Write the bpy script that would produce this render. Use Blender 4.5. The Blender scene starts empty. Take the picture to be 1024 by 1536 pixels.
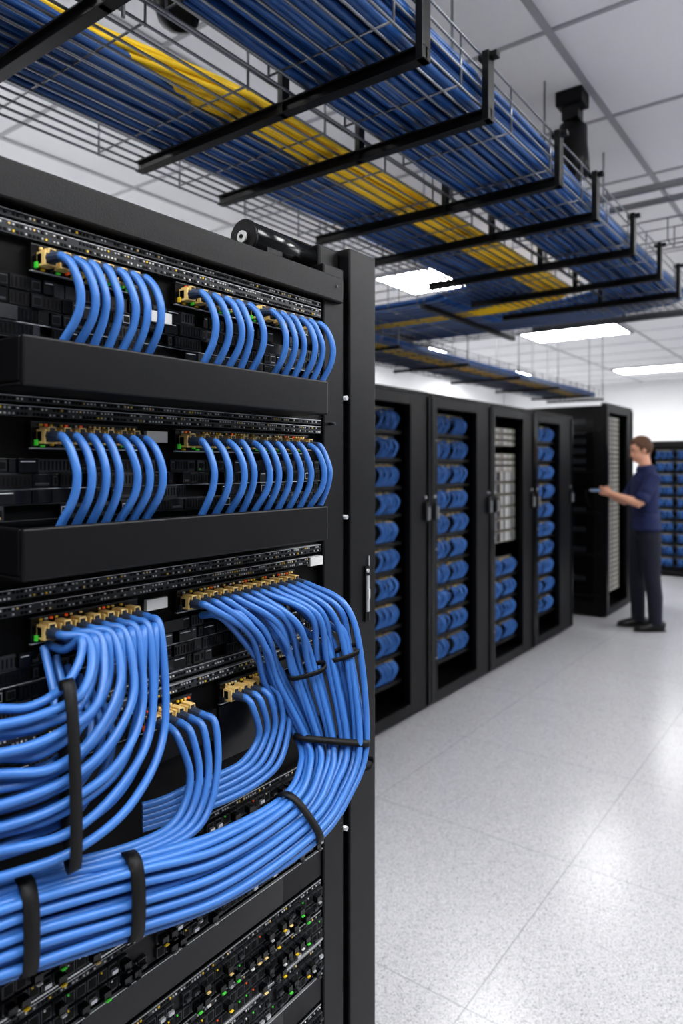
import bpy, math, random
from mathutils import Vector, Matrix
random.seed(7)
scene = bpy.context.scene
COL = scene.collection

# ------------------------------------------------------------------ materials
def lin(c):
    c = c/255.0
    return c/12.92 if c <= 0.04045 else ((c+0.055)/1.055)**2.4
def rgb(r, g, b): return (lin(r), lin(g), lin(b), 1)

def mat(name, col, rough=0.5, metal=0.0, emit=0.0, noise=0.0, nscale=40, bump=0.0, coat=0.0, spec=0.5):
    m = bpy.data.materials.new(name); m.use_nodes = True
    nt = m.node_tree; b = nt.nodes['Principled BSDF']
    b.inputs['Base Color'].default_value = col
    b.inputs['Roughness'].default_value = rough
    b.inputs['Metallic'].default_value = metal
    b.inputs['Specular IOR Level'].default_value = spec
    b.inputs['Coat Weight'].default_value = coat
    if emit > 0:
        b.inputs['Emission Color'].default_value = col
        b.inputs['Emission Strength'].default_value = emit
    if noise > 0 or bump > 0:
        tc = nt.nodes.new('ShaderNodeTexCoord')
        n = nt.nodes.new('ShaderNodeTexNoise'); n.inputs['Scale'].default_value = nscale
        n.inputs['Detail'].default_value = 4
        nt.links.new(tc.outputs['Object'], n.inputs['Vector'])
        if noise > 0:
            mx = nt.nodes.new('ShaderNodeMixRGB'); mx.blend_type = 'MIX'
            mx.inputs[1].default_value = tuple(max(0, c*(1-noise)) for c in col[:3])+(1,)
            mx.inputs[2].default_value = tuple(min(1, c*(1+noise)) for c in col[:3])+(1,)
            nt.links.new(n.outputs['Fac'], mx.inputs[0])
            nt.links.new(mx.outputs[0], b.inputs['Base Color'])
        if bump > 0:
            bp = nt.nodes.new('ShaderNodeBump'); bp.inputs['Strength'].default_value = bump
            bp.inputs['Distance'].default_value = 0.001
            nt.links.new(n.outputs['Fac'], bp.inputs['Height'])
            nt.links.new(bp.outputs['Normal'], b.inputs['Normal'])
    return m

M = {}
M['black'] = mat('black_powder_coat', rgb(14,14,16), 0.40, bump=0.25, nscale=900, spec=.28)
M['blackflat'] = mat('black_matte', rgb(8,8,9), 0.6, spec=.25)
M['gloss'] = mat('black_gloss_plastic', rgb(12,13,15), 0.2, spec=.45)
M['char'] = mat('charcoal_plastic', rgb(40,42,46), 0.35, noise=0.3, nscale=60)
M['grey'] = mat('grey_metal', rgb(185,187,190), 0.35, 0.6)
M['lgrey'] = mat('light_grey_label', rgb(200,200,198), 0.5)
M['tan'] = mat('cream_plug_plastic', rgb(228,198,132), 0.3, noise=0.2, nscale=200)
M['boot'] = mat('boot_grey', rgb(48,60,80), 0.5)
M['green'] = mat('green_led', rgb(70,190,60), 0.4, emit=0.2)
M['yellow'] = mat('yellow_tab', rgb(225,190,40), 0.4)
M['orange'] = mat('orange_led', rgb(220,90,30), 0.4, emit=0.2)
M['blue'] = mat('blue_cable_jacket', rgb(60,110,176), 0.40, noise=0.16, nscale=22, bump=0.15, spec=.5)
M['blueb'] = mat('blue_cable_jacket_b', rgb(50,98,162), 0.44, noise=0.16, nscale=18, bump=0.15, spec=.5)
M['blue2'] = mat('blue_cable_jacket_dark', rgb(40,86,146), 0.4, noise=0.3, nscale=12)
M['blue3'] = mat('blue_cable_jacket_deep', rgb(18,42,84), 0.4, noise=0.3, nscale=12)
M['yel'] = mat('yellow_cable_jacket', rgb(250,204,40), 0.42, noise=0.15, nscale=12)
M['yel2'] = mat('yellow_cable_jacket_b', rgb(226,160,20), 0.42, noise=0.15, nscale=12)
M['tie'] = mat('velcro_strap', rgb(11,11,12), 0.55, bump=0.5, nscale=700, spec=.35)
M['wire'] = mat('tray_wire_steel', rgb(120,122,127), 0.3, 0.7)
M['wirelt'] = mat('galvanised_steel', rgb(150,152,155), 0.4, 0.7)
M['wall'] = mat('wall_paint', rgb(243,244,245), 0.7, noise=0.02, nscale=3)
M['wallg'] = mat('wall_bounce_cut_grey', rgb(150,152,156), 0.7, noise=0.02, nscale=3)  # grey given to the unseen walls to cut bounced light and raise contrast
M['ceil'] = mat('ceiling_tile', rgb(238,238,240), 0.85, noise=0.03, nscale=80, bump=0.3)
M['grid'] = mat('ceiling_grid_metal', rgb(168,169,173), 0.5)
M['light'] = mat('lamp_diffuser', (1,1,1,1), 0.5, emit=20.0)
M['trim'] = mat('baseboard_vinyl', rgb(150,150,153), 0.5)
M['server'] = mat('server_bezel', rgb(150,144,134), 0.45, 0.2, noise=0.2, nscale=30)
M['recess_shade'] = mat('painted_recess_shade', rgb(5,5,6), 0.6, spec=.2)  # near-black stands in for shade in openings, gaps and rack depths
M['skin'] = mat('skin', rgb(214,162,136), 0.5, noise=0.08, nscale=30)
M['hair'] = mat('brown_hair', rgb(84,54,34), 0.6, noise=0.35, nscale=90, bump=0.6)
M['navy'] = mat('navy_polo_cloth', rgb(26,36,78), 0.8, noise=0.15, nscale=40)
M['trouser'] = mat('dark_trouser_cloth', rgb(24,27,42), 0.85, noise=0.15, nscale=40)
M['shoe'] = mat('black_leather', rgb(10,10,10), 0.35)
M['eye'] = mat('eye_dark', rgb(30,22,18), 0.3)
M['lip'] = mat('lip', rgb(165,95,85), 0.5)
M['dev'] = mat('handheld_tester', rgb(110,130,160), 0.4)

# floor
def floor_mat():
    m = bpy.data.materials.new('speckled_vinyl_floor'); m.use_nodes = True
    nt = m.node_tree; b = nt.nodes['Principled BSDF']
    g = nt.nodes.new('ShaderNodeNewGeometry')
    v = nt.nodes.new('ShaderNodeTexVoronoi'); v.inputs['Scale'].default_value = 300
    nt.links.new(g.outputs['Position'], v.inputs['Vector'])
    sep = nt.nodes.new('ShaderNodeSeparateColor'); nt.links.new(v.outputs['Color'], sep.inputs[0])
    cr = nt.nodes.new('ShaderNodeValToRGB')
    e = cr.color_ramp.elements
    e[0].position = 0.0; e[0].color = rgb(132,132,135)
    e[1].position = 1.0; e[1].color = rgb(206,206,209)
    for p, c in ((0.10, rgb(152,152,155)), (0.2, rgb(180,180,183)), (0.8, rgb(190,190,193))):
        n = e.new(p); n.color = c
    nt.links.new(sep.outputs[0], cr.inputs[0])
    ns = nt.nodes.new('ShaderNodeTexNoise'); ns.inputs['Scale'].default_value = 1.3
    nt.links.new(g.outputs['Position'], ns.inputs['Vector'])
    mr = nt.nodes.new('ShaderNodeMapRange'); mr.inputs[3].default_value = 0.93; mr.inputs[4].default_value = 1.05
    nt.links.new(ns.outputs['Fac'], mr.inputs[0])
    mul = nt.nodes.new('ShaderNodeMixRGB'); mul.blend_type = 'MULTIPLY'; mul.inputs[0].default_value = 1
    nt.links.new(cr.outputs[0], mul.inputs[1]); nt.links.new(mr.outputs[0], mul.inputs[2])
    br = nt.nodes.new('ShaderNodeTexBrick'); br.offset = 0
    br.inputs['Scale'].default_value = 1; br.inputs['Brick Width'].default_value = 0.9
    br.inputs['Row Height'].default_value = 0.9; br.inputs['Mortar Size'].default_value = 0.002
    br.inputs['Mortar Smooth'].default_value = 0.3
    nt.links.new(g.outputs['Position'], br.inputs['Vector'])
    mx = nt.nodes.new('ShaderNodeMixRGB'); mx.inputs[2].default_value = rgb(145,145,148)
    nt.links.new(br.outputs['Fac'], mx.inputs[0]); nt.links.new(mul.outputs[0], mx.inputs[1])
    nt.links.new(mx.outputs[0], b.inputs['Base Color'])
    b.inputs['Roughness'].default_value = 0.24
    return m
M['floor'] = floor_mat()

# ------------------------------------------------------------------ builders
def empty(name, loc=(0,0,0), rot=0.0):
    e = bpy.data.objects.new(name, None); e.empty_display_size = 0.1
    e.location = loc; e.rotation_euler = (0,0,rot); COL.objects.link(e); return e
def attach(o, parent, local=False):
    COL.objects.link(o)
    if parent:
        o.parent = parent
        if not local:
            o.matrix_parent_inverse = Matrix.Translation(-Vector(parent.location))
    return o

class MB:
    def __init__(s): s.v=[]; s.f=[]; s.mi=[]; s.mats=[]; s.sm=[]
    def m(s, k):
        if k not in s.mats: s.mats.append(k)
        return s.mats.index(k)
    def box(s, x0,x1,y0,y1,z0,z1,k):
        i=len(s.v); q=s.m(k)
        s.v += [(x0,y0,z0),(x1,y0,z0),(x1,y1,z0),(x0,y1,z0),(x0,y0,z1),(x1,y0,z1),(x1,y1,z1),(x0,y1,z1)]
        for f in ((0,3,2,1),(4,5,6,7),(0,1,5,4),(1,2,6,5),(2,3,7,6),(3,0,4,7)):
            s.f.append(tuple(i+a for a in f)); s.mi.append(q); s.sm.append(False)
    def loft(s, pts, radii, k, n=12, up=(0,0,1), caps=True):
        pts=[Vector(p) for p in pts]; q=s.m(k); base=len(s.v)
        for j,p in enumerate(pts):
            t=(pts[min(j+1,len(pts)-1)]-pts[max(j-1,0)]).normalized()
            u=Vector(up)
            if abs(t.dot(u))>0.98: u=Vector((1,0,0)) if abs(t.x)<0.9 else Vector((0,1,0))
            a=u.cross(t).normalized(); b=t.cross(a)
            r=radii[j]; ra,rb=(r if isinstance(r,tuple) else (r,r))
            for i in range(n):
                th=2*math.pi*i/n
                s.v.append(tuple(p+a*ra*math.cos(th)+b*rb*math.sin(th)))
        for j in range(len(pts)-1):
            for i in range(n):
                a0=base+j*n+i; a1=base+j*n+(i+1)%n
                s.f.append((a0,a1,a1+n,a0+n)); s.mi.append(q); s.sm.append(True)
        if caps:
            s.f.append(tuple(base+i for i in reversed(range(n)))); s.mi.append(q); s.sm.append(False)
            l=base+(len(pts)-1)*n
            s.f.append(tuple(l+i for i in range(n))); s.mi.append(q); s.sm.append(False)
    def cyl(s, p0,p1,r,k,n=8): s.loft([p0,p1],[r,r],k,n)
    def ell(s, c, r, k, nu=14, nv=10, M3=None):
        q=s.m(k); base=len(s.v); c=Vector(c)
        def P(th,ph):
            v=Vector((r[0]*math.sin(ph)*math.cos(th), r[1]*math.sin(ph)*math.sin(th), r[2]*math.cos(ph)))
            if M3: v=M3@v
            return tuple(c+v)
        s.v.append(P(0,0))
        for j in range(1,nv):
            for i in range(nu): s.v.append(P(2*math.pi*i/nu, math.pi*j/nv))
        s.v.append(P(0,math.pi)); last=len(s.v)-1
        for i in range(nu):
            s.f.append((base,base+1+i,base+1+(i+1)%nu)); s.mi.append(q); s.sm.append(True)
            a=base+1+(nv-2)*nu
            s.f.append((last,a+(i+1)%nu,a+i)); s.mi.append(q); s.sm.append(True)
        for j in range(nv-2):
            for i in range(nu):
                a=base+1+j*nu+i; b=base+1+j*nu+(i+1)%nu
                s.f.append((a,a+nu,b+nu,b)); s.mi.append(q); s.sm.append(True)
    def mesh(s, name):
        me=bpy.data.meshes.new(name); me.from_pydata(s.v,[],s.f)
        for k in s.mats: me.materials.append(M[k])
        me.polygons.foreach_set('material_index', s.mi)
        me.polygons.foreach_set('use_smooth', s.sm); me.update(); return me
    def build(s, name, parent=None, local=False, bevel=0):
        o=bpy.data.objects.new(name, s.mesh(name)); attach(o,parent,local)
        if bevel:
            b=o.modifiers.new('bevel','BEVEL'); b.width=bevel; b.segments=2; b.limit_method='ANGLE'
            b.harden_normals=False
        return o

def crom(pts, n=8):
    P=[Vector(p) for p in pts]; P=[2*P[0]-P[1]]+P+[2*P[-1]-P[-2]]; out=[]
    for i in range(1,len(P)-2):
        a,b,c,d=P[i-1:i+3]
        for j in range(n):
            t=j/n
            out.append(0.5*((2*b)+(c-a)*t+(2*a-5*b+4*c-d)*t*t+(3*b-a-3*c+d)*t**3))
    out.append(P[-2]); return out

def curve_data(name, splines, r, k, n=8, res=3):
    cu=bpy.data.curves.new(name,'CURVE'); cu.dimensions='3D'
    cu.bevel_depth=r; cu.bevel_resolution=res; cu.use_fill_caps=True
    ks=[k] if isinstance(k,str) else list(k)
    for s in splines:
        q=crom(s,n) if n>1 else [Vector(p) for p in s]
        sp=cu.splines.new('POLY'); sp.points.add(len(q)-1)
        for i,p in enumerate(q): sp.points[i].co=(p.x,p.y,p.z,1)
        sp.use_smooth=True; sp.material_index=random.randrange(len(ks))
    for kk in ks: cu.materials.append(M[kk])
    return cu
def cables(name, splines, r, k, parent, n=8, res=3, local=False):
    return attach(bpy.data.objects.new(name, curve_data(name,splines,r,k,n,res)), parent, local)

# ------------------------------------------------------------------ room
H=3.1; X0,X1,Y0,Y1=-6.0,3.6,-3.0,13.8
b=MB(); b.box(X0,X1,Y0,Y1,-0.1,0,'floor'); b.build('floor')
b=MB(); b.box(X0,X1,Y0,Y1,H,H+0.1,'ceil')
gx=[-0.898-1.19*k for k in range(-3,5)]; gy=[2.456+0.765*k for k in range(-7,15)]
for x in gx: b.box(x-0.014,x+0.014,Y0,Y1,H-0.006,H,'grid')
for y in gy: b.box(X0,X1,y-0.010,y+0.010,H-0.005,H,'grid')
b.build('ceiling')
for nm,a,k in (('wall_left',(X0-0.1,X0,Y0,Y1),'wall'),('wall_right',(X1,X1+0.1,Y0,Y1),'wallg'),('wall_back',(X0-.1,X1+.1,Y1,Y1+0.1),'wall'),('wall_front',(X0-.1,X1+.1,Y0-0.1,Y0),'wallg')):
    b=MB(); b.box(*a,0,H+.1,k); b.build(nm)
b=MB(); b.box(X0,X1,Y1-0.015,Y1,0,0.1,'trim'); b.build('baseboard_back')
b=MB(); b.box(X0,X0+0.015,Y0,Y1-.02,0,0.1,'trim'); b.build('baseboard_left')

def ceiling_or_fill_light(cx,row):
    y0=2.456+0.765*row+0.02; y1=y0+0.765-0.04; x0=cx; x1=cx+1.19
    e=empty('ceiling_or_fill_light',((x0+x1)/2,(y0+y1)/2,H))
    b=MB(); z=H-0.012
    b.box(x0+.03,x1-.03,y0,y0+.03,z-.012,H,'grid'); b.box(x0+.03,x1-.03,y1-.03,y1,z-.012,H,'grid')
    b.box(x0+.03,x0+.06,y0,y1,z-.012,H,'grid'); b.box(x1-.06,x1-.03,y0,y1,z-.012,H,'grid')
    b.build('frame',e)
    b=MB(); b.box(x0+.06,x1-.06,y0+.03,y1-.03,z-.004,z,'light'); b.build('diffuser',e)
for row in (-4,3,7,12): ceiling_or_fill_light(-3.278,row)
for row in (-4,-2,0,3,6,9,12): ceiling_or_fill_light(0.292,row)  # out-of-view column, added as fill to light the room
for row in (-4,-2,0,3,7,11): ceiling_or_fill_light(-5.658,row)  # hidden panels added to brighten the left wall
ceiling_or_fill_light(-0.898,-5)  # unseen panel added for more light
for row in (4,8): ceiling_or_fill_light(2.672-.3,row)  # further unseen panels, added for brightness

# ------------------------------------------------------------------ foreground rack
FX=-0.62
rack=empty('network_rack',(-1.1,0.55,0))
b=MB()
b.box(-0.66,-0.615,0.786,0.834,0.05,1.83,'black')
b.box(-0.665,-0.64,0.834,0.846,0.05,1.83,'recess_shade')  # dark strip painted in as shade between the posts
b.box(-1.62,-0.612,0.845,0.914,0.0,1.865,'black')
b.box(-1.62,-0.612,0.15,0.215,0.0,1.83,'black')
b.box(-0.66,-0.615,0.22,0.312,0.05,1.82,'black')
b.box(-0.68,-0.606,0.16,0.822,1.776,1.813,'black')
b.box(-1.6,-0.68,0.2,0.846,1.80,1.810,'black')
b.box(-1.62,-0.64,0.2,0.846,0.0,0.08,'black')
b.box(-1.62,-1.60,0.2,0.846,0.08,1.80,'blackflat')
b.build('frame',rack,bevel=0.0025)
b=MB()
b.box(-0.70,-0.64,0.70,0.842,1.813,1.850,'black'); b.box(-0.78,-0.70,0.69,0.842,1.813,1.838,'black')
b.box(-0.72,-0.63,0.795,0.842,1.813,1.862,'black')
b.build('top_housing',rack,bevel=0.003)
b=MB()
b.cyl((-0.655,0.668,1.842),(-0.655,0.80,1.842),0.0225,'gloss',28)
b.cyl((-0.655,0.664,1.842),(-0.655,0.669,1.842),0.0235,'black',28)
b.cyl((-0.655,0.661,1.842),(-0.655,0.665,1.842),0.008,'lgrey',16)
b.cyl((-0.655,0.660,1.842),(-0.655,0.662,1.842),0.003,'blackflat',8)
b.box(-0.675,-0.635,0.69,0.72,1.813,1.845,'black')
b.build('roller',rack)
b=MB()
for u,z in ((0.838,1.64),(0.838,1.463),(0.838,1.27),(0.838,1.0)):
    b.cyl((-0.64,u,z),(-0.612,u,z),0.0035,'grey',12)
for u,z in ((0.805,1.798),(0.80,1.60),(0.80,1.3)):
    b.cyl((-0.616,u,z),(-0.6045,u,z) ,0.0022,'char',10)
b.box(-0.613,-0.609,0.882,0.893,1.30,1.385,'blackflat')
b.box(-0.611,-0.607,0.884,0.891,1.315,1.37,'grey')
b.box(-0.610,-0.605,0.885,0.889,1.335,1.35,'lgrey')
b.cyl((-0.612,0.887,1.378),(-0.607,0.887,1.378),0.003,'grey',10)
b.box(-0.613,-0.6105,0.893,0.8955,1.30,1.40,'grey')
b.build('latch_and_screws',rack)

for nm,z0,z1 in (('cable_bar_1',1.6065,1.650),('cable_bar_2',1.442,1.487)):
    b=MB()
    b.box(-0.566,-0.560,0.309,0.726,z0,z1,'black'); b.box(-0.62,-0.566,0.309,0.726,z0,z0+0.004,'black')
    b.box(-0.622,-0.566,0.309,0.313,z0+.004,z1,'black'); b.box(-0.622,-0.566,0.722,0.726,z0+.004,z1,'black')
    b.box(-0.630,-0.620,0.309,0.790,z0-0.004,z1-0.02,'black')
    b.build(nm,rack,bevel=0.002)

# equipment faces
eq=MB()
def relief(u0,u1,z0,z1,h=0.0145,dens=0.85,colour=0.15):
    z=z0
    while z+h<=z1+1e-6:
        u=u0
        while u<u1-0.006:
            w=random.choice((0.008,0.012,0.012,0.02,0.034))
            w=min(w,u1-u)
            if random.random()<dens:
                d=random.choice((0.001,0.002,0.003,0.004))
                k=random.choice(('gloss','gloss','char','gloss','black'))
                eq.box(FX-0.004,FX+d,u+.0006,u+w-.0006,z+.0008,z+h-.0008,k)
                r=random.random()
                if w<=0.013 and r<0.5:
                    eq.box(FX,FX+d+.0003,u+.0018,u+w-.0018,z+.003,z+h-.003,'grey' if r<.08 else 'char')
                    eq.box(FX,FX+d+.0006,u+.0025,u+w-.0025,z+.004,z+h-.004,'recess_shade')  # raised black box imitates the shade of an open port
                    if random.random()<colour*2: eq.box(FX,FX+d+.001,u+.0025,u+.0042,z+.0025,z+.0040,random.choice(('green','yellow','orange','tan')))
                elif r<0.62:
                    for i in range(int(w/0.004)): eq.box(FX,FX+d+.0006,u+.002+i*.004,u+.0035+i*.004,z+.003,z+h-.003,'recess_shade')
                elif r<0.80: eq.box(FX,FX+d+.0006,u+.002,u+min(w,.018)-.002,z+h-.0040,z+h-.003,'grey')
                elif r<0.9: eq.box(FX,FX+d+.0006,u+.003,u+w-.003,z+.003,z+.0055,'char')
            u+=w
        eq.box(FX-.002,FX+.0012,u0,u1,z-.0004,z+.0003,'grey' if random.random()<.4 else 'char')
        z+=h
def vent(z0,z1,u0=0.316,u1=0.784):
    eq.box(FX-0.006,FX+0.002,u0,u1,z0,z1,'char')
    eq.box(FX-0.006,FX+0.0024,u0,u1,z1-.0006,z1+.0002,'grey')
    rows=max(1,int((z1-z0)/0.0045))
    for r in range(rows):
        u=u0+0.003
        zc=z0+(r+.5)*(z1-z0)/rows
        while u<u1-0.004:
            q=random.random()
            if q<0.45: eq.box(FX,FX+0.0028,u,u+.0026,zc-.0013,zc+.0013,'recess_shade')  # black bit painted as the shade in a vent hole
            elif q<0.80: eq.box(FX,FX+0.0032,u,u+.0018,zc-.0010,zc+.0008,random.choice(('grey','lgrey')))
            elif q<0.87: eq.box(FX,FX+0.0032,u,u+.0018,zc-.001,zc+.001,random.choice(('yellow','tan')))
            u+=0.0040
eq.box(-0.66,-0.626,0.312,0.787,0.10,1.776,'recess_shade')  # dark sheet stands in for shade behind the equipment
def plug(u,zp):
    eq.box(FX+.003,FX+.017,u-.0062,u+.0062,zp-.0068,zp+.0066,'tan')
    eq.box(FX+.003,FX+.0195,u-.0036,u+.0036,zp+.0035,zp+.0088,'tan')
    eq.box(FX+.0195,FX+.0199,u-.0026,u+.0026,zp+.0045,zp+.0078,'char')
    eq.box(FX+.017,FX+.0178,u-.0048,u+.0048,zp-.0052,zp+.0044,'char')
    eq.box(FX+.005,FX+.0115,u-.0067,u-.0060,zp-.0045,zp+.0045,'gloss')
    eq.box(FX+.002,FX+.0075,u-.0088,u-.0067,zp-.0085,zp-.0030,random.choice(('green','green','yellow','char','orange')))
    eq.box(FX+.002,FX+.0060,u-.003,u+.001,zp-.0100,zp-.0080,random.choice(('green','yellow','char')))
    eq.loft([(FX+.016,u,zp),(FX+.024,u,zp-.0002),(FX+.033,u+.0005,zp-.0008)],[.0058,.0054,.0047],'boot',10)
def ports(zp,us_l,us_r):
    for us in (us_l,us_r):
        eq.box(FX-.004,FX+.0035,us[0]-.012,us[-1]+.012,zp-.0105,zp+.0125,'gloss')
        eq.box(FX,FX+.0045,us[0]-.012,us[-1]+.012,zp+.0125,zp+.0142,'char')
        eq.box(FX,FX+.0042,us[0]-.012,us[-1]+.012,zp-.0118,zp-.0105,'grey')
        u=us[0]-.004
        while u<us[-1]+.006:
            if random.random()<0.7: eq.box(FX,FX+.0058,u,u+.0026,zp+.0098,zp+.0120,random.choice(('yellow','tan','orange','tan','lgrey','yellow')))
            u+=.0052
        for u in us: plug(u,zp)
uL=[0.360+0.0158*i for i in range(7)]
uA=[0.530+0.0190*i for i in range(5)]+[0.6455+0.0190*i for i in range(6)]
uB=[0.530+0.0210*i for i in range(11)]
uC=[0.532+0.0162*i for i in range(12)]
zA,zB,zC,zD=1.732,1.567,1.385,1.264
vent(zA+.018,zA+.030); vent(zA+.033,zA+.040)
ports(zA,uL,uA); relief(.316,.784,zA-.075,zA-.0115,colour=.05)
vent(zB+.018,zB+.028); vent(zB+.031,zB+.037)
ports(zB,uL,uB); relief(.316,.784,zB-.078,zB-.0115,colour=.05)
vent(zC+.017,zC+.027); vent(zC+.032,zC+.042)
ports(zC,uL,uC); relief(.316,.784,zC-.075,zC-.0115,colour=.05)
vent(zC-.085,zC-.077)
uD1=[0.482+0.0158*i for i in range(4)]; uD2=[0.598+0.0158*i for i in range(5)]
vent(zD+.020,zD+.030); ports(zD,uD1,uD2)
relief(.316,.47,zD-.012,zD+.018,colour=.05)
relief(.68,.784,zD-.012,zD+.018,colour=.05)
eq.box(FX-.004,FX+.004,.40,.58,zD-.05,zD-.014,'black'); eq.box(FX-.004,FX+.003,.585,.784,zD-.08,zD-.014,'gloss')
for u,z in ((.492,zB+.004),(.492,zC+.004),(.770,zC+.020),(.498,zA-.03)): eq.box(FX,FX+.0052,u-.014,u+.014,z-.006,z+.006,'lgrey')
z=1.130; unit=0
while z>0.15:
    zt=z; zb=z-.0435
    eq.box(FX-.006,FX+.0015,.316,.784,zb+.0015,zt-.0015,'black' )
    if unit%4==3:
        eq.box(FX,FX+.004,.40,.70,zb+.004,zt-.004,'gloss'); eq.box(FX,FX+.005,.318,.784,zt-.003,zt-.0018,'grey')
    else:
        vent(zt-.0095,zt-.003)
        if unit%2: eq.box(FX,FX+.006,.316,.784,zb+.001,zb+.003,'grey')
        for r in range(2):
            zc=zb+.010+r*.0155; u=.326
            while u<.778:
                if random.random()<.93:
                    eq.box(FX,FX+.005,u-.0055,u+.0055,zc-.006,zc+.0062,'char')
                    eq.box(FX,FX+.0056,u-.004,u+.004,zc-.004,zc+.0045,'recess_shade')  # port recess shade, done as a near-black box
                    q=random.random()
                    if q<.35:
                        eq.box(FX,FX+.014,u-.0042,u+.0042,zc-.0040,zc+.0040,'gloss')
                        eq.box(FX,FX+.0165,u-.0026,u+.0026,zc-.0050,zc-.0036,random.choice(('yellow','green','grey','grey','lgrey','char','char','tan')))
                    elif q<.6: eq.box(FX,FX+.0065,u-.003,u-.0012,zc+.004,zc+.0056,random.choice(('green','yellow','grey','lgrey','orange','grey')))
                    elif q<.8: eq.box(FX,FX+.009,u-.0035,u+.0035,zc-.003,zc+.001,random.choice(('grey','char')))
                u+=.0122
    z-=.0445; unit+=1
eq.build('equipment_faces',rack,bevel=0.0004)

# ------------------------------------------------------------------ foreground patch cables
pc=empty('blue_patch_cables',(-0.58,0.5,1.2))
R=0.0040; FB=('blue','blueb','blue')
def short_arcs(zp,us,ztop):
    out=[]
    for i,u in enumerate(us):
        j=random.uniform(-.002,.002); k=random.uniform(-.003,.003)
        out.append([(FX+.028,u,zp),(FX+.034,u+.001,zp-.001),(-.577+k,u+.0035,zp-.012+j),(-.570+k,u+.006+j,zp-.034),(-.573+k,u+.005+j,zp-.056),
                    (-.584,u-.001,ztop),(-.594,u-.005,ztop-.018),(-.600,u-.010,ztop-.030)])
    return out
cables('panel_cables_1',short_arcs(zA,uL+uA,1.650),R,FB,pc,res=4)
cables('panel_cables_2',short_arcs(zB,uL+uB,1.487),R,FB,pc,res=4)
def lerp(a,b,t): return tuple(a[i]+(b[i]-a[i])*t for i in range(3))
N=14; sp=[]
def J(a): return random.uniform(-a,a)
for i in range(N):
    s=i/(N-1); lay=.005*(1 if i%2 else -1)
    u=uL[min(6,i//2)]; zp=zC
    p=[(FX+.028,u,zp),(FX+.036,u+.001,zp-.0005)] if i%2 else [(FX+.004,u+.005,zp-.014),(FX+.030,u+.006,zp-.015)]
    p.append(lerp((-.573,.371,1.381),(-.567,.458,1.372),s))
    for a,c in (((-.558,.3675,1.366),(-.552,.4446,1.284)),((-.552,.345,1.345),(-.535,.4005,1.239)),((-.550,.312,1.340),(-.538,.344,1.2134)),
                ((-.560,.28,1.341),(-.556,.290,1.212)),((-.575,.22,1.345),(-.572,.22,1.22)),((-.59,.13,1.35),(-.59,.13,1.23))):
        q=lerp(a,c,s); p.append((q[0]+lay+J(.002),q[1]+J(.004),q[2]+J(.0035)))
    sp.append(p)
for i in range(6):
    s=(i+.5)/6; q0=lerp((-.580,.345,1.33),(-.572,.41,1.27),s)
    sp.append([(FX+.005,.36+.012*i,1.37-.012*i),q0,lerp((-.572,.33,1.32),(-.562,.38,1.235),s),lerp((-.568,.30,1.325),(-.557,.335,1.22),s),lerp((-.575,.22,1.33),(-.58,.22,1.22),s),lerp((-.59,.13,1.34),(-.59,.13,1.22),s)])
cables('fan_cables',sp,R,FB,pc,res=4)
ST=[((-.555,.685,1.290),(.035,.050,.020)),((-.535,.700,1.195),(.034,.028,-.005)),((-.522,.668,1.158),(.022,.018,-.020)),
    ((-.515,.610,1.137),(.012,.012,-.026)),((-.522,.494,1.134),(.003,.003,-.033)),((-.540,.400,1.1445),(0,0,-.034)),
    ((-.560,.310,1.1566),(0,0,-.034)),((-.575,.220,1.165),(0,0,-.032)),((-.590,.120,1.175),(0,0,-.030))]
FR=[]
for i,(c,h) in enumerate(ST):
    c=Vector(c); h=Vector(h); t=(Vector(ST[min(i+1,len(ST)-1)][0])-Vector(ST[max(i-1,0)][0])).normalized()
    n=t.cross(h).normalized()
    if n.dot(Vector((1,-.4,.2)))<0: n=-n
    FR.append((c,h,n,t))
def bundle_strand(s,lay,start=0):
    o=[]
    for k,(c,h,n,t) in enumerate(FR[start:]):
        a=.004 if (k+start)==0 else .002
        p=c+h*s+n*(lay*.0062)+Vector((J(a*.7),J(a*.7),J(a))); o.append(tuple(p))
    return o
sp=[]
for i in range(12):
    s=-1+2*i/11; u=uC[i]; bs=bundle_strand(s,1 if i%2 else 0)
    a=Vector((FX+.040,u+.004,zC-.003)); m=a.lerp(Vector(bs[0]),.5)+Vector((.016+J(.006),.004+J(.005),.014+J(.005)))
    sp.append([(FX+.028,u,zC),tuple(a),tuple(m)]+bs)
for i in range(7):
    s=-.85+1.7*i/6; u=.555+.023*i; bs=bundle_strand(s,-1.2)
    a=Vector((FX+.035,u+.004,1.366)); m=a.lerp(Vector(bs[0]),.5)+Vector((.002,.002,.002))
    sp.append([(FX+.005,u,1.366),tuple(a),tuple(m)]+bs)
for i in range(5):
    s=-.75+.38*i; bs=bundle_strand(s,2.0,1); u=uC[2+2*i]+.006
    e0=Vector(FR[0][0])+FR[0][1]*(s)+FR[0][2]*.006
    sp.append([(FX+.01,u,zC-.014),(FX+.045,u+.006,zC-.016),tuple(Vector((FX+.045,u+.006,zC-.016)).lerp(e0,.55)+Vector((.008,0,.006))),tuple(e0)]+bs)
cables('main_bundle_cables',sp,R,FB,pc,res=4)
sp=[]
for i,u in enumerate(uD1):
    s=i/3
    p=[(FX+.028,u,zD),(FX+.036,u+.002,zD-.001),lerp((-.572,u+.004,zD-.012),(-.570,u+.006,zD-.010),s),
       lerp((-.562,.492,1.212),(-.556,.524,1.206),s),lerp((-.556,.466,1.180),(-.550,.493,1.166),s),
       lerp((-.548,.405,1.184),(-.542,.412,1.172),s),lerp((-.566,.31,1.194),(-.556,.31,1.184),s),(-.575,.22,1.197-.006*i),(-.59,.12,1.20-.006*i)]
    sp.append(p)
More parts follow.
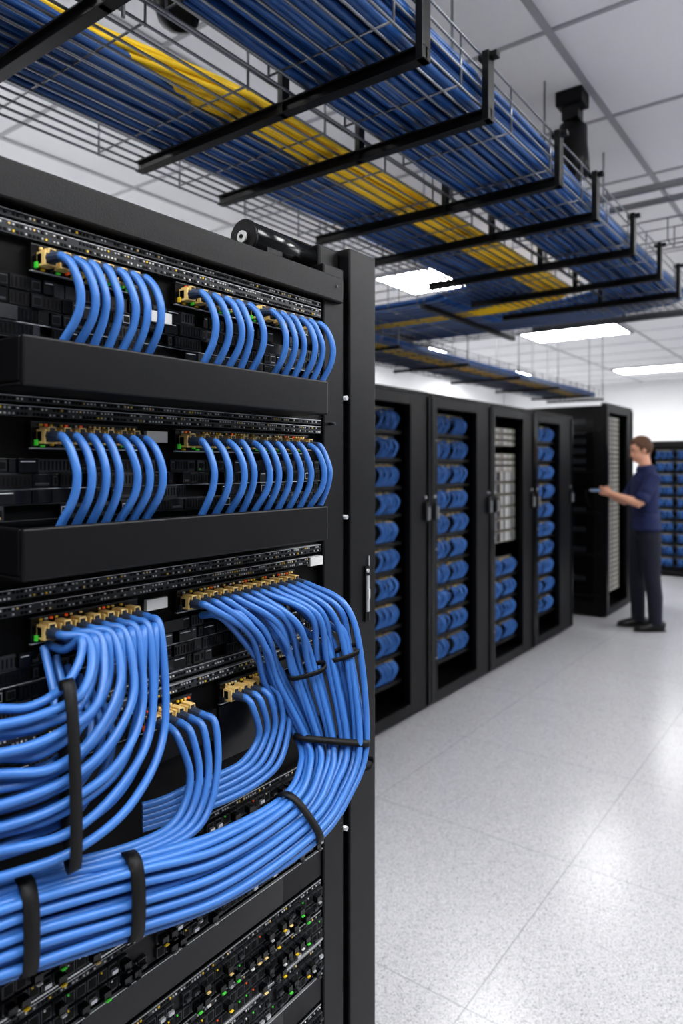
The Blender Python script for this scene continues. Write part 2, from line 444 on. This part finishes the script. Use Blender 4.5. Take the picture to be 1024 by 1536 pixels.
for i,u in enumerate(uD2):
    s=i/4
    p=[(FX+.028,u,zD),(FX+.036,u+.001,zD-.001),(-.577,u+.004,zD-.012),
       lerp((-.580,.615,1.215),(-.574,.665,1.222),s),lerp((-.582,.590,1.192),(-.568,.640,1.180),s),lerp((-.585,.555,1.188),(-.572,.60,1.164),s),
       lerp((-.592,.520,1.186),(-.580,.545,1.160),s),(-.602,.49,1.180-.006*i),(-.612,.47,1.178-.006*i)]
    sp.append(p)
cables('lower_panel_cables',sp,R,FB,pc,res=4)
def strap(c,a,bv,t,w,name):
    c=Vector(c);a=Vector(a);bv=Vector(bv);t=Vector(t).normalized(); mb=MB(); q=mb.m('tie'); n=40
    for i in range(n):
        th_=2*math.pi*i/n; co,si=math.cos(th_),math.sin(th_)
        e=.75
        co=math.copysign(abs(co)**e,co); si=math.copysign(abs(si)**e,si)
        for (k,tt) in ((1,-w),(1,w),(1-.08,w),(1-.08,-w)):
            p=c+a*co*k+bv*si*k+t*tt; mb.v.append(tuple(p))
    for i in range(n):
        j=(i+1)%n
        for k in range(4):
            kk=(k+1)%4
            mb.f.append((i*4+k,j*4+k,j*4+kk,i*4+kk)); mb.mi.append(q); mb.sm.append(True)
    return mb.build(name,pc)
def bstrap(i,f,w,name,grow=1.06,dep=.0185):
    A=FR[i];B=FR[min(i+1,len(FR)-1)]
    c=A[0].lerp(B[0],f);h=A[1].lerp(B[1],f);n=A[2].lerp(B[2],f).normalized();t=(B[0]-A[0]).normalized()
    hl=h.normalized()*(h.length*grow+.004)
    strap(c+n*.002,hl,n*dep,t,w,name)
bstrap(1,0.0,.0042,'strap_1',1.0)
bstrap(3,0.0,.0048,'strap_2')
bstrap(5,-0.0,.0065,'strap_3')
bstrap(6,0.0,.0065,'strap_4')
strap((-.542,.341,1.276),(-0.006,.001,.080),(.015,-.004,0),(0,1,0),.0055,'strap_5')
strap((-.526,.716,1.302),(.014,.016,.006),(-.006,.006,.004),(.1,.2,-1),.0028,'strap_6')
strap((-.552,.672,1.285),(.018,.016,.006),(-.006,.008,.004),(.1,.2,-1),.0028,'strap_7')
strap((-.500,.722,1.165),(.008,.008,.002),(-.004,.005,.004),(.1,.3,1),.0028,'strap_8')

# ------------------------------------------------------------------ generic racks
PW=0.54
def tiny_rows():
    sp=[]
    for g in (.02,.29):
        for i in range(10):
            u=g+i*.0212; j=random.uniform(-.014,.014); e=random.uniform(-.008,.008)
            sp.append([(-.05,u,.055),(-.018+e,u+.006,.05+j*.5),(.002+e,u+.016+j*.6,.014),(-.012,u+.008+j,-.030),(-.032,u-.014+j,-.066)])
            if i%3==1: sp.append([(-.05,u+.008,.045),(-.03,u+.014,.030+j),(-.02,u+.030,.0),(-.03,u+.045+j,-.025),(-.04,u+.07+j,-.045)])
    return sp
PATCH=[curve_data('patch_cords',tiny_rows(),.0052,('blue','blueb','blue','blue2','blue'),4,1) for _ in range(5)]
mb=MB(); mb.box(-.075,-.055,0,PW,-.085,.080,'blackflat'); mb.box(-.055,-.050,.01,PW-.01,.036,.068,'char')
mb.box(-.045,-.004,0,PW,-.082,-.060,'black')
for g in (.02,.29):
    for i in range(9):
        mb.box(-.052,-.035,g-.006+i*.0235,g+.006+i*.0235,.047,.062,'tan')
        if i%3==0: mb.box(-.052,-.034,g-.006+i*.0235,g+.004+i*.0235,.064,.069,'yellow')
for i in range(30): mb.box(-.055,-.049,.012+i*.0173,.02+i*.0173,.070,.076,'grey')
for i in range(16): mb.box(-.055,-.048,.012+i*.033,.03+i*.033,-.02,.02,random.choice(('char','gloss','gloss')))
PANEL=mb.mesh('patch_panel')
def server_mesh(h,seed):
    random.seed(seed); mb=MB(); mb.box(-.5,-.03,0,PW,0,h,'char'); mb.box(-.03,-.02,0,PW,.003,h-.003,'server')
    mb.box(-.02,-.012,.0,.02,.004,h-.004,'black'); mb.box(-.02,-.012,PW-.02,PW,.004,h-.004,'black')
    for i in range(22):
        mb.box(-.02,-.017,.03+i*.0222,.045+i*.0222,.010,h-.010,random.choice(('char','grey','grey','server','lgrey')))
    for i in range(3): mb.box(-.018,-.015,.44+i*.02,.446+i*.02,h-.012,h-.008,random.choice(('green','yellow')))
    return mb.mesh('server_unit')
SERV=server_mesh(.044,3); SERV2=server_mesh(.088,4)
random.seed(11)
def rack_unit(name,loc,rot,w,o0,o1,h,kind,depth=1.0,gear_side=False):
    e=empty(name,loc,rot); b=MB()
    b.box(-.04,0,.004,o0,0.02,h,'black'); b.box(-.04,0,o1,w-.004,0.02,h,'black')
    b.box(-.04,.0,o0,o1,h-.07,h,'black'); b.box(-.04,0,o0,o1,.02,.09,'black')
    b.box(-.018,.012,.006,.03,.03,h-.01,'gloss'); b.box(-.018,.012,w-.03,w-.006,.03,h-.01,'gloss')
    b.box(-depth,-.04,.004,.02,0.02,h-.005,'black'); b.box(-depth,-.04,w-.02,w-.004,0.02,h-.005,'black')
    b.box(-depth,-.04,.02,w-.02,h-.02,h-.005,'black'); b.box(-depth,-depth+.02,.02,w-.02,.02,h-.02,'blackflat')
    b.box(-depth,-.04,.02,w-.02,.02,.05,'blackflat')
    b.box(-.30,-.28,.02,w-.02,.05,h-.02,'recess_shade')  # dark sheet stands in for the rack's unlit depth
    for fx in (-.08,-depth+.08):
        for fy in (.08,w-.08): b.cyl((fx,fy,0),(fx,fy,.02),.025,'gloss',10)
    b.box(-depth+.1,-.12,.0,.004,.15,h-.15,'gloss'); b.box(-depth+.1,-.12,w-.004,w,.15,h-.15,'gloss')
    b.box(-.05,.004,.01,w-.01,h,h+.02,'black')
    if gear_side:
        for zz in (.2,.62,1.04,1.46,1.88):
            b.box(-depth+.05,-.06,-.012,0,zz,zz+.03,'black')
        for i in range(18):
            zz=.26+.1*i
            b.box(-depth+.16,-.2,-.010,0,zz,zz+.05,random.choice(('char','gloss','gloss')))
            b.box(-.42,-.40,-.013,0,zz+.01,zz+.03,random.choice(('grey','lgrey','char')))
    b.build('frame',e,local=True,bevel=.003)
    b=MB()
    for yy in (.05,w-.06):
        b.box(.0,.02,yy-.012,yy+.012,1.19,1.31,'char'); b.box(.02,.035,yy-.006,yy+.006,1.20,1.28,'grey')
        b.cyl((0.0,yy,1.34),(.012,yy,1.34),.010,'grey',12)
    for zz in (.3,1.0,1.7): b.cyl((0,o0-.02,zz),(.004,o0-.02,zz),.006,'grey',8)
    b.build('handles',e,local=True)
    off=(o0+o1-PW)/2
    def put(data,z,nm,x=-.0):
        o=bpy.data.objects.new(nm,data); o.location=(x-.045,off,z); attach(o,e,True)
    z=h-.17; i=random.randrange(5)
    while z>.16:
        k=kind(z)
        if k=='p':
            put(PANEL,z,'patch_panel'); put(PATCH[i%5],z,'patch_cords'); z-=.167
        elif k=='s': put(SERV,z+.03,'server'); z-=.05
        elif k=='S': put(SERV2,z,'server'); z-=.095
        else: z-=.05
        i+=1
    return e
allp=lambda z:'p'
def kind3(z):
    if z>1.42: return 's' if int(z*20)%4 else 'n'
    if z>.92: return 'S'
    return 'p' if z<.75 else 'n'
rx=-2.19
rack_unit('server_rack',(rx,2.05,0),0,.915,.10,.67,1.98,allp)
rack_unit('server_rack',(rx,2.97,0),0,.915,.10,.68,1.98,allp)
rack_unit('server_rack',(rx,3.89,0),0,.915,.10,.67,1.98,allp)
rack_unit('server_rack',(rx,4.81,0),0,.835,.07,.60,1.98,kind3)
rack_unit('server_rack',(rx,5.65,0),0,.955,.10,.62,1.98,allp)
rack_unit('server_rack',(-2.05,7.21,0),0,1.0,.12,.80,2.15,lambda z:'s',gear_side=True)
rack_unit('server_rack',(-2.45,10.5,0),-math.pi/2,.80,.08,.70,1.86,allp)
rack_unit('server_rack',(-1.64,10.5,0),-math.pi/2,.80,.08,.70,1.86,allp)
rack_unit('server_rack',(-0.83,10.5,0),-math.pi/2,.80,.08,.70,1.86,allp)

# ------------------------------------------------------------------ overhead cable tray system
ct=empty('overhead_cable_tray',(-1.1,1.7,2.35))
ZT=2.35
b=MB()
WR_=.0031
def lw(x,y0,y1,z,r=WR_,k='wire'): b.cyl((x,y0,z),(x,y1,z),r,k,6)
def xw(y,x0,x1,z,r=.0026,k='wire'): b.cyl((x0,y,z),(x1,y,z),r,k,6)
def zw(x,y,z0,z1,r=.0028,k='wire'): b.cyl((x,y,z0),(x,y,z1),r,k,6)
ya,yb=-1.2,4.05
for x0,x1 in ((-1.60,-1.06),(-1.00,-.69)):
    n=int(round((x1-x0)/.038))
    for i in range(n+1): lw(x0+(x1-x0)*i/n,ya,yb,ZT+.004)
    for x in (x0,x1):
        for dz in (.045,.085,.12): lw(x,ya,yb,ZT+dz)
    y=ya+.13
    while y<yb:
        xw(y,x0,x1,ZT+.009); zw(x0,y,ZT,ZT+.125); zw(x1,y,ZT,ZT+.125); y+=.27
b.build('wire_baskets',ct)
b=MB()
CB=[-.55,-.1,.35,.72,1.18,1.475,1.94,2.28,2.74,3.17,3.55,3.98]
for i,y in enumerate(CB):
    b.box(-1.55,-.672,y-.004,y+.004,ZT-.026,ZT-.002,'black')
    b.box(-1.55,-.672,y-.015,y+.015,ZT-.005,ZT-.001,'black')
    b.box(-1.55,-.672,y-.013,y+.013,ZT-.028,ZT-.025,'black')
    b.box(-.688,-.672,y-.016,y+.016,ZT-.028,ZT+.128,'black')
    b.box(-.70,-.655,y-.010,y+.010,ZT+.112,ZT+.125,'black')
    b.box(-1.045,-1.03,y-.012,y+.012,ZT-.028,ZT+.12,'black')
b.build('cross_bars',ct,bevel=.001)
b=MB()
for y in (-.1,.72,1.94,2.74,3.55):
    b.cyl((-1.03,y+.03,ZT-.03),(-1.03,y+.03,H),.004,'wirelt',6)
b.build('threaded_rods',ct)
def strands(x0,x1,nx,layers,yend,r,zb,turn=None,amp=.006,drop=None):
    out=[]
    for L in range(layers):
        for i in range(nx):
            x=x0+(x1-x0)*(i+.5*(L%2))/(nx-.5); ph=random.uniform(0,6); a=random.uniform(.3,1)*amp; f=random.uniform(1.2,3)
            z=zb+r+L*r*1.7+random.uniform(0,.007 if L==0 else .004); p=[]
            yt=(yend+(x-x1)) if turn else yend
            y=-1.1
            while y<yt-.25:
                dx=dz=0
                if drop:
                    tt=max(0,min(1,(y-.75)/.45)); tt=tt*tt*(3-2*tt); dx=drop[0]*(1-tt); dz=drop[1]*(1-tt)
                p.append((x+dx+a*math.sin(f*y+ph)+random.uniform(-.003,.003),y,z+dz+random.uniform(0,.004))); y+=.22
            rr=.16+random.uniform(-.01,.01)
            for k in range(5):
                th=k/4*math.pi/2
                p.append((x-rr*(1-math.cos(th)),yt-rr+rr*math.sin(th),z))
            xx=x-rr-.2
            while xx>turn: p.append((xx,yt+random.uniform(-.008,.008),z-.02)); xx-=.3
            p.append((turn,yt,z-.02))
            out.append(p)
    return out
tc_=empty('overhead_cables',(-1.1,1.7,2.38))
BL=('blue2','blue2','blue3','blue','blueb','blue3')
cables('blue_cables_1',strands(-1.46,-1.245,11,4,3.32,.0078,ZT+.012,-3.4,.012),.0078,BL,tc_,n=3,res=2)
cables('blue_cables_2',strands(-.98,-.712,13,5,3.95,.0086,ZT+.012,-3.2,.014),.0086,BL,tc_,n=3,res=2)
cables('yellow_cables',strands(-1.222,-1.12,6,3,3.46,.0076,ZT+.012,-3.4,.009,(-.18,.06)),.0076,('yel','yel','yel2'),tc_,n=3,res=2)
b=MB()
y0,y1=2.98,4.02
for i in range(19): y=y0+(y1-y0)*i/18; b.cyl((-3.5,y,ZT-.022),(-.72 if y>3.6 else -1.62,y,ZT-.022),.0028,'wire',6)
for y in (y0,y1):
    for dz in (.03,.075,.12): b.cyl((-3.5,y,ZT+dz),(-1.62,y,ZT+dz),.0028,'wire',6)
x=-3.45
while x<-1.62:
    b.cyl((x,y0,ZT-.026),(x,y1,ZT-.026),.0028,'wire',6)
    for y in (y0,y1): b.cyl((x,y,ZT-.026),(x,y,ZT+.12),.0028,'wire',6)
    x+=.17
for x in (-1.7,-2.3,-2.9,-3.45):
    b.box(x-.012,x+.012,y0-.03,y1+.03,ZT-.050,ZT-.028,'black')
    for y in (y0-.02,y1+.02): b.cyl((x,y,ZT-.05),(x,y,H),.003,'wirelt',6)
b.build('branch_basket',ct)
b=MB(); z=2.25
for i in range(12): b.cyl((-2.75+.05*i,3.3,z),(-2.75+.05*i,7.6,z),.003,'wire',6)
for x in (-2.75,-2.20):
    for dz in (.04,.08): b.cyl((x,3.3,z+dz),(x,7.6,z+dz),.003,'wire',6)
y=3.35
while y<7.6:
    b.cyl((-2.75,y,z-.004),(-2.20,y,z-.004),.003,'wire',6)
    for x in (-2.75,-2.20): b.cyl((x,y,z),(x,y,z+.09),.003,'wire',6)
    y+=.18
for y in (3.5,4.4,5.3,6.2,7.1,7.55):
    b.box(-2.78,-2.17,y-.012,y+.012,z-.025,z-.007,'black')
    for x in (-2.77,-2.18): b.cyl((x,y,z-.03),(x,y,H),.004,'wirelt',6)
b.build('row_basket',ct)
sp=[];sy=[]
for i in range(22):
    x=-2.72+.022*i; tgt=sy if 13<=i<=18 else sp
    for L in range(3): tgt.append([(x+random.uniform(-.008,.008),3.3+.7*k if k<6 else 7.55,z+.014+L*.014+random.uniform(0,.010)) for k in range(7)])
cables('row_blue_cables',sp,.0075,BL,tc_,n=3,res=2); cables('row_yellow_cables',sy,.0075,'yel',tc_,n=3,res=2)
c4=empty('ladder_cable_tray',(0.3,3.45,2.8)); b=MB()
b.box(-1.0,2.6,3.38,3.41,2.79,2.815,'wirelt'); b.box(-1.0,2.6,3.57,3.59,2.79,2.815,'wirelt')
for i in range(14): b.cyl((-.97+.25*i,3.40,2.80),(-.97+.25*i,3.58,2.80),.006,'wirelt',6)
for y in (3.42,3.49,3.56): b.cyl((-.9,y,2.56),(2.6,y,2.56),.003,'wire',6)
for i in range(18):
    x=-.9+.2*i
    for y in (3.42,3.56): b.cyl((x,y,2.56),(x,y,2.66),.003,'wire',6)
    b.cyl((x,3.42,2.56),(x,3.56,2.56),.003,'wire',6)
for y in (3.42,3.56): b.cyl((-.9,y,2.66),(2.6,y,2.66),.003,'wire',6)
for x in (-.62,.4,1.4,2.4):
    for y in (3.395,3.585): b.cyl((x,y,2.55),(x,y,H),.004,'wirelt',6)
b.build('rails',c4)

def speaker(x,y,nm='ceiling_speaker'):
    e=empty(nm,(x,y,H)); b=MB()
    b.box(x-.055,x+.055,y-.05,y+.05,H-.06,H,'black'); b.box(x-.035,x+.035,y-.035,y+.035,H-.12,H-.06,'gloss')
    b.cyl((x,y,H-.16),(x,y,H-.10),.025,'black',12)
    b.build('mount',e,bevel=.004)
    b=MB(); b.loft([(x+.012,y,H-.12),(x+.005,y,H-.14),(x+.0,y,H-.22),(x+.01,y-.005,H-.30),(x+.025,y-.01,H-.355),(x+.03,y-.01,H-.36)],
       [(.04,.035),(.060,.055),(.066,.060),(.066,.060),(.058,.050),(.04,.03)],'black',16)
    b.build('body',e)
speaker(-.97,2.93); speaker(-1.50,1.26)

# ------------------------------------------------------------------ man
fwd=math.atan2(-.52,-.85)
man=empty('man',(-1.62,6.98,0),fwd)
b=MB()
def LL(pts,r,n=16,up=(0,0,1)): b.loft(pts,r,'navy',n,up)
T=[(.84,0,.085,.13),(.90,0,.105,.165),(.98,0,.112,.172),(1.06,.002,.112,.162),(1.18,.010,.118,.165),(1.30,.012,.122,.184),(1.39,.004,.114,.195),(1.45,-.004,.094,.178),(1.495,-.006,.070,.12),(1.525,-.004,.058,.07)]
q0=len(b.v); n=20
for z,cx,rx_,ry_ in T:
    for i in range(n):
        th=2*math.pi*i/n; b.v.append((cx+rx_*math.cos(th),ry_*math.sin(th),z))
qm=b.m('navy')
for j in range(len(T)-1):
    for i in range(n):
        a0=q0+j*n+i;a1=q0+j*n+(i+1)%n; b.f.append((a0,a1,a1+n,a0+n)); b.mi.append(qm); b.sm.append(True)
b.f.append(tuple(q0+i for i in reversed(range(n)))); b.mi.append(qm); b.sm.append(True)
b.f.append(tuple(q0+(len(T)-1)*n+i for i in range(n))); b.mi.append(qm); b.sm.append(True)
LL([(-.005,0,1.46),(.008,0,1.54),(.022,0,1.62)],[.062,.057,.055])
for sgn,fx in ((1,-.045),(-1,.05)):
    LL([(0,.085*sgn,.96),(fx*.2,.09*sgn,.86),(fx*.5+.01,.092*sgn,.68),(fx*.8+.012,.092*sgn,.50),(fx-.005,.09*sgn,.32),(fx-.01,.09*sgn,.10),(fx-.01,.09*sgn,.055)],
       [.085,.100,.092,.074,.070,.062,.062],16,(1,0,0))
SH={};EL={};WR={}
for sgn in (1,-1):
    S=(-.008,.175*sgn,1.430);E=(.125,.215*sgn,1.190);W=(.335,.085*sgn,1.275)
    SH[sgn],EL[sgn],WR[sgn]=S,E,W
    mid=lerp(S,E,.5); mid=(mid[0],mid[1]+.012*sgn,mid[2])
    LL([(-.02,.12*sgn,1.445),S,mid,lerp(S,E,.8),lerp(S,E,.86),E],[.055,.064,.060,.054,.046,.043])
    LL([lerp(S,E,.92),E,lerp(E,W,.35),lerp(E,W,.75),W,lerp(E,W,1.12)],[.040,.042,.041,.031,.026,.024])
Rt=Matrix.Rotation(math.radians(16),3,'Y'); hc=Vector((.048,0,1.690))
def hp(x,y,z): return tuple(hc+Rt@Vector((x,y,z)))
b.ell(hc+Rt@Vector((-.008,0,.012)),(.096,.076,.100),'navy',20,14,Rt)
b.ell(hp(.024,0,-.046),(.070,.061,.070),'navy',18,12,Rt)
b.ell(hp(.052,0,-.086),(.044,.038,.030),'navy',14,10,Rt)
b.loft([hp(.078,0,.018),hp(.096,0,-.012),hp(.108,0,-.032),hp(.088,0,-.044)],[(.008,.008),(.010,.010),(.015,.012),(.010,.008)],'navy',10)
b.ell(hp(.082,0,-.064),(.012,.024,.010),'navy',12,8,Rt)
b.ell(hp(.072,0,.032),(.018,.052,.010),'navy',12,8,Rt)
for s in (1,-1): b.ell(hp(-.005,.078*s,-.012),(.020,.010,.032),'navy',12,8,Rt)
tmp=b.build('tmp_body')
rm=tmp.modifiers.new('r','REMESH'); rm.mode='VOXEL'; rm.voxel_size=.0075; rm.use_smooth_shade=True
sm=tmp.modifiers.new('s','SMOOTH'); sm.factor=.5; sm.iterations=4
dg=bpy.context.evaluated_depsgraph_get(); dg.update()
me=bpy.data.meshes.new_from_object(tmp.evaluated_get(dg)); me.name='body'
bpy.data.objects.remove(tmp)
me.materials.clear()
for k in ('navy','trouser','skin'): me.materials.append(M[k])
def segd(p,a,c):
    a=Vector(a);c=Vector(c);t=max(0,min(1,(p-a).dot(c-a)/(c-a).length_squared)); return (p-a-(c-a)*t).length,t
for f in me.polygons:
    p=f.center; i=0
    arm=False
    for s in (1,-1):
        d,t=segd(p,EL[s],lerp(EL[s],WR[s],1.2)); d2,t2=segd(p,SH[s],EL[s])
        if (d<.058 and t>.02 and p.x>.1) or (d2<.056 and t2>.83 and p.x>.09): arm=True
    if arm: i=2
    elif p.z<1.0: i=1
    elif p.z>1.515-.3*max(0,p.x): i=2
    f.material_index=i; f.use_smooth=True
attach(bpy.data.objects.new('body',me),man,True)
# clothing details: collar, sleeve cuffs, shirt hem
def band(rings,k,nn=28,th=.004):
    mb=MB(); q=mb.m(k)
    for (c,a,bv) in rings:
        c=Vector(c);a=Vector(a);bv=Vector(bv)
        for i in range(nn):
            t=2*math.pi*i/nn; mb.v.append(tuple(c+a*math.cos(t)+bv*math.sin(t)))
    for j in range(len(rings)-1):
        for i in range(nn):
            p0=j*nn+i;p1=j*nn+(i+1)%nn; mb.f.append((p0,p1,p1+nn,p0+nn)); mb.mi.append(q); mb.sm.append(True)
    return mb
mb=band([((-.004,0,1.492),(.080,0,-.012),(0,.094,0)),((.000,0,1.515),(.070,0,-.012),(0,.074,0)),((.003,0,1.540),(.068,0,-.010),(0,.068,0)),((.003,0,1.528),(.076,0,-.012),(0,.078,0)),((-.002,0,1.500),(.088,0,-.016),(0,.096,0))],'navy')
o=mb.build('collar',man,True); s_=o.modifiers.new('s','SOLIDIFY'); s_.thickness=.003
for sgn,nm in ((1,'cuff_left'),(-1,'cuff_right')):
    S=Vector(SH[sgn]);E=Vector(EL[sgn]); d=(E-S).normalized(); a=Vector((0,0,1)).cross(d).normalized(); c=d.cross(a); L=(E-S).length
    mb=band([(S+d*L*.66+Vector((0,.006*sgn,0)),a*.058,c*.058),(S+d*L*.80,a*.060,c*.060),(S+d*L*.93,a*.060,c*.060)],'navy')
    o=mb.build(nm,man,True); s_=o.modifiers.new('s','SOLIDIFY'); s_.thickness=.003
mb=band([((.004,0,1.10),(.117,0,0),(0,.165,0)),((.002,0,1.02),(.120,0,0),(0,.178,0)),((.0,0,.955),(.126,0,0),(0,.188,0)),((.0,0,.935),(.127,0,0),(0,.190,0))],'navy')
o=mb.build('shirt_hem',man,True); s_=o.modifiers.new('s','SOLIDIFY'); s_.thickness=.003
b=MB(); b.ell(hc+Rt@Vector((-.014,0,.022)),(.102,.083,.104),'hair',28,20,Rt)
keep=[]
for f in b.f:
    c=Vector((0,0,0))
    for i in f: c+=Vector(b.v[i])
    c/=len(f); l=Rt.inverted()@(c-hc)
    if l.z>.062 or (l.x<.045 and l.z>.035) or (l.x<-.022 and l.z>-.050) or (abs(l.x-.012)<.022 and l.z>-.005): keep.append(f)
b.f=keep; b.mi=[0]*len(keep); b.sm=[True]*len(keep)
o=b.build('hair',man,True); so=o.modifiers.new('s','SOLIDIFY'); so.thickness=.010; so.offset=0
sb=o.modifiers.new('ss','SUBSURF'); sb.levels=1; sb.render_levels=1
b=MB()
for s in (1,-1):
    b.ell(hp(.079,.030*s,.012),(.009,.012,.007),'eye',10,8,Rt)
    b.ell(hp(.086,.030*s,.034),(.007,.018,.004),'hair',10,6,Rt)
b.ell(hp(.089,0,-.064),(.008,.020,.005),'lip',10,6,Rt)
b.build('face_details',man,True)
b=MB()
for sgn,fx in ((1,-.045),(-1,.05)):
    y=.09*sgn; x=fx-.02
    b.loft([(x-.075,y,.045),(x-.06,y,.05),(x,y,.058),(x+.07,y+.004*sgn,.046),(x+.14,y+.008*sgn,.036),(x+.185,y+.008*sgn,.028),(x+.20,y+.008*sgn,.024)],
           [(.022,.036),(.038,.044),(.042,.054),(.044,.040),(.048,.030),(.036,.022),(.012,.012)],'shoe',16)
    b.loft([(x-.08,y,.010),(x,y,.010),(x+.10,y+.006*sgn,.010),(x+.17,y+.008*sgn,.010),(x+.205,y+.008*sgn,.010)],[(.030,.010),(.042,.010),(.050,.010),(.044,.010),(.014,.010)],'shoe',12)
b.build('shoes',man,True)
def hand(sgn,nm):
    W=Vector(WR[sgn]); tgt=Vector((.44,.012*sgn,1.315)); d=(tgt-W).normalized()
    side=Vector((0,0,1)).cross(d).normalized()*sgn
    upv=d.cross(side)*sgn
    if upv.z<0: upv=-upv
    mb=MB()
    def Pt(a,s_,u_): return tuple(W+d*a+side*s_+upv*u_)
    mb.loft([Pt(-.03,0,0),Pt(.0,0,0),Pt(.03,0,0),Pt(.06,0,0),Pt(.085,0,0)],[(.022,.020),(.024,.020),(.017,.034),(.015,.040),(.012,.038)],'skin',14,upv)
    for i,(L,o) in enumerate(((.068,.028),(.078,.010),(.072,-.009),(.058,-.027))):
        mb.loft([Pt(.070,0,o),Pt(.083+.0,0.003,o),Pt(.083+L*.42,-.010,o*1.02),Pt(.083+L*.66,-.030,o),Pt(.083+L*.64,-.046,o)],[.0088,.0088,.0080,.0074,.0058],'skin',10)
    mb.loft([Pt(.02,-.006,.022),Pt(.045,-.022,.040),Pt(.070,-.032,.044),Pt(.088,-.036,.036)],[.012,.011,.0095,.007],'skin',10)
    t=mb.build('t'); r=t.modifiers.new('r','REMESH'); r.mode='VOXEL'; r.voxel_size=.0032; r.use_smooth_shade=True
    s=t.modifiers.new('s','SMOOTH'); s.iterations=2; s.factor=.5
    dg=bpy.context.evaluated_depsgraph_get(); dg.update()
    me=bpy.data.meshes.new_from_object(t.evaluated_get(dg)); bpy.data.objects.remove(t)
    me.materials.clear(); me.materials.append(M['skin'])
    for f in me.polygons: f.material_index=0; f.use_smooth=True
    attach(bpy.data.objects.new(nm,me),man,True)
hand(1,'hand_left'); hand(-1,'hand_right')
b=MB(); b.box(.425,.50,-.028,.028,1.29,1.318,'dev'); b.box(.432,.47,-.022,.022,1.318,1.320,'gloss'); b.box(.50,.515,-.010,.010,1.297,1.312,'lgrey')
b.build('handheld_tester',man,True,bevel=.004)
cables('tester_lead',[[(.515,0,1.304),(.54,0,1.30),(.55,.01,1.25),(.53,.03,1.18),(.50,.02,1.14)]],.003,'blackflat',man,local=True)

# ------------------------------------------------------------------ world, camera
w=bpy.data.worlds.new('world'); scene.world=w; w.use_nodes=True
w.node_tree.nodes['Background'].inputs[0].default_value=(.8,.85,.9,1); w.node_tree.nodes['Background'].inputs[1].default_value=.3
cd=bpy.data.cameras.new('camera'); cam=bpy.data.objects.new('camera',cd); COL.objects.link(cam)
cd.sensor_fit='VERTICAL'; cd.sensor_height=36; cd.lens=36*1048/1536; cd.shift_y=-70/1536
cd.clip_start=.02
cam.location=(0,0,1.54); cam.rotation_euler=(math.pi/2,0,math.atan2(778,1048))
cd.dof.use_dof=True; cd.dof.focus_distance=.90; cd.dof.aperture_fstop=4.8
scene.camera=cam
scene.view_settings.view_transform='Standard'
scene.view_settings.exposure=-0.1
try: scene.view_settings.look='Medium High Contrast'
except Exception as ex: print(ex)
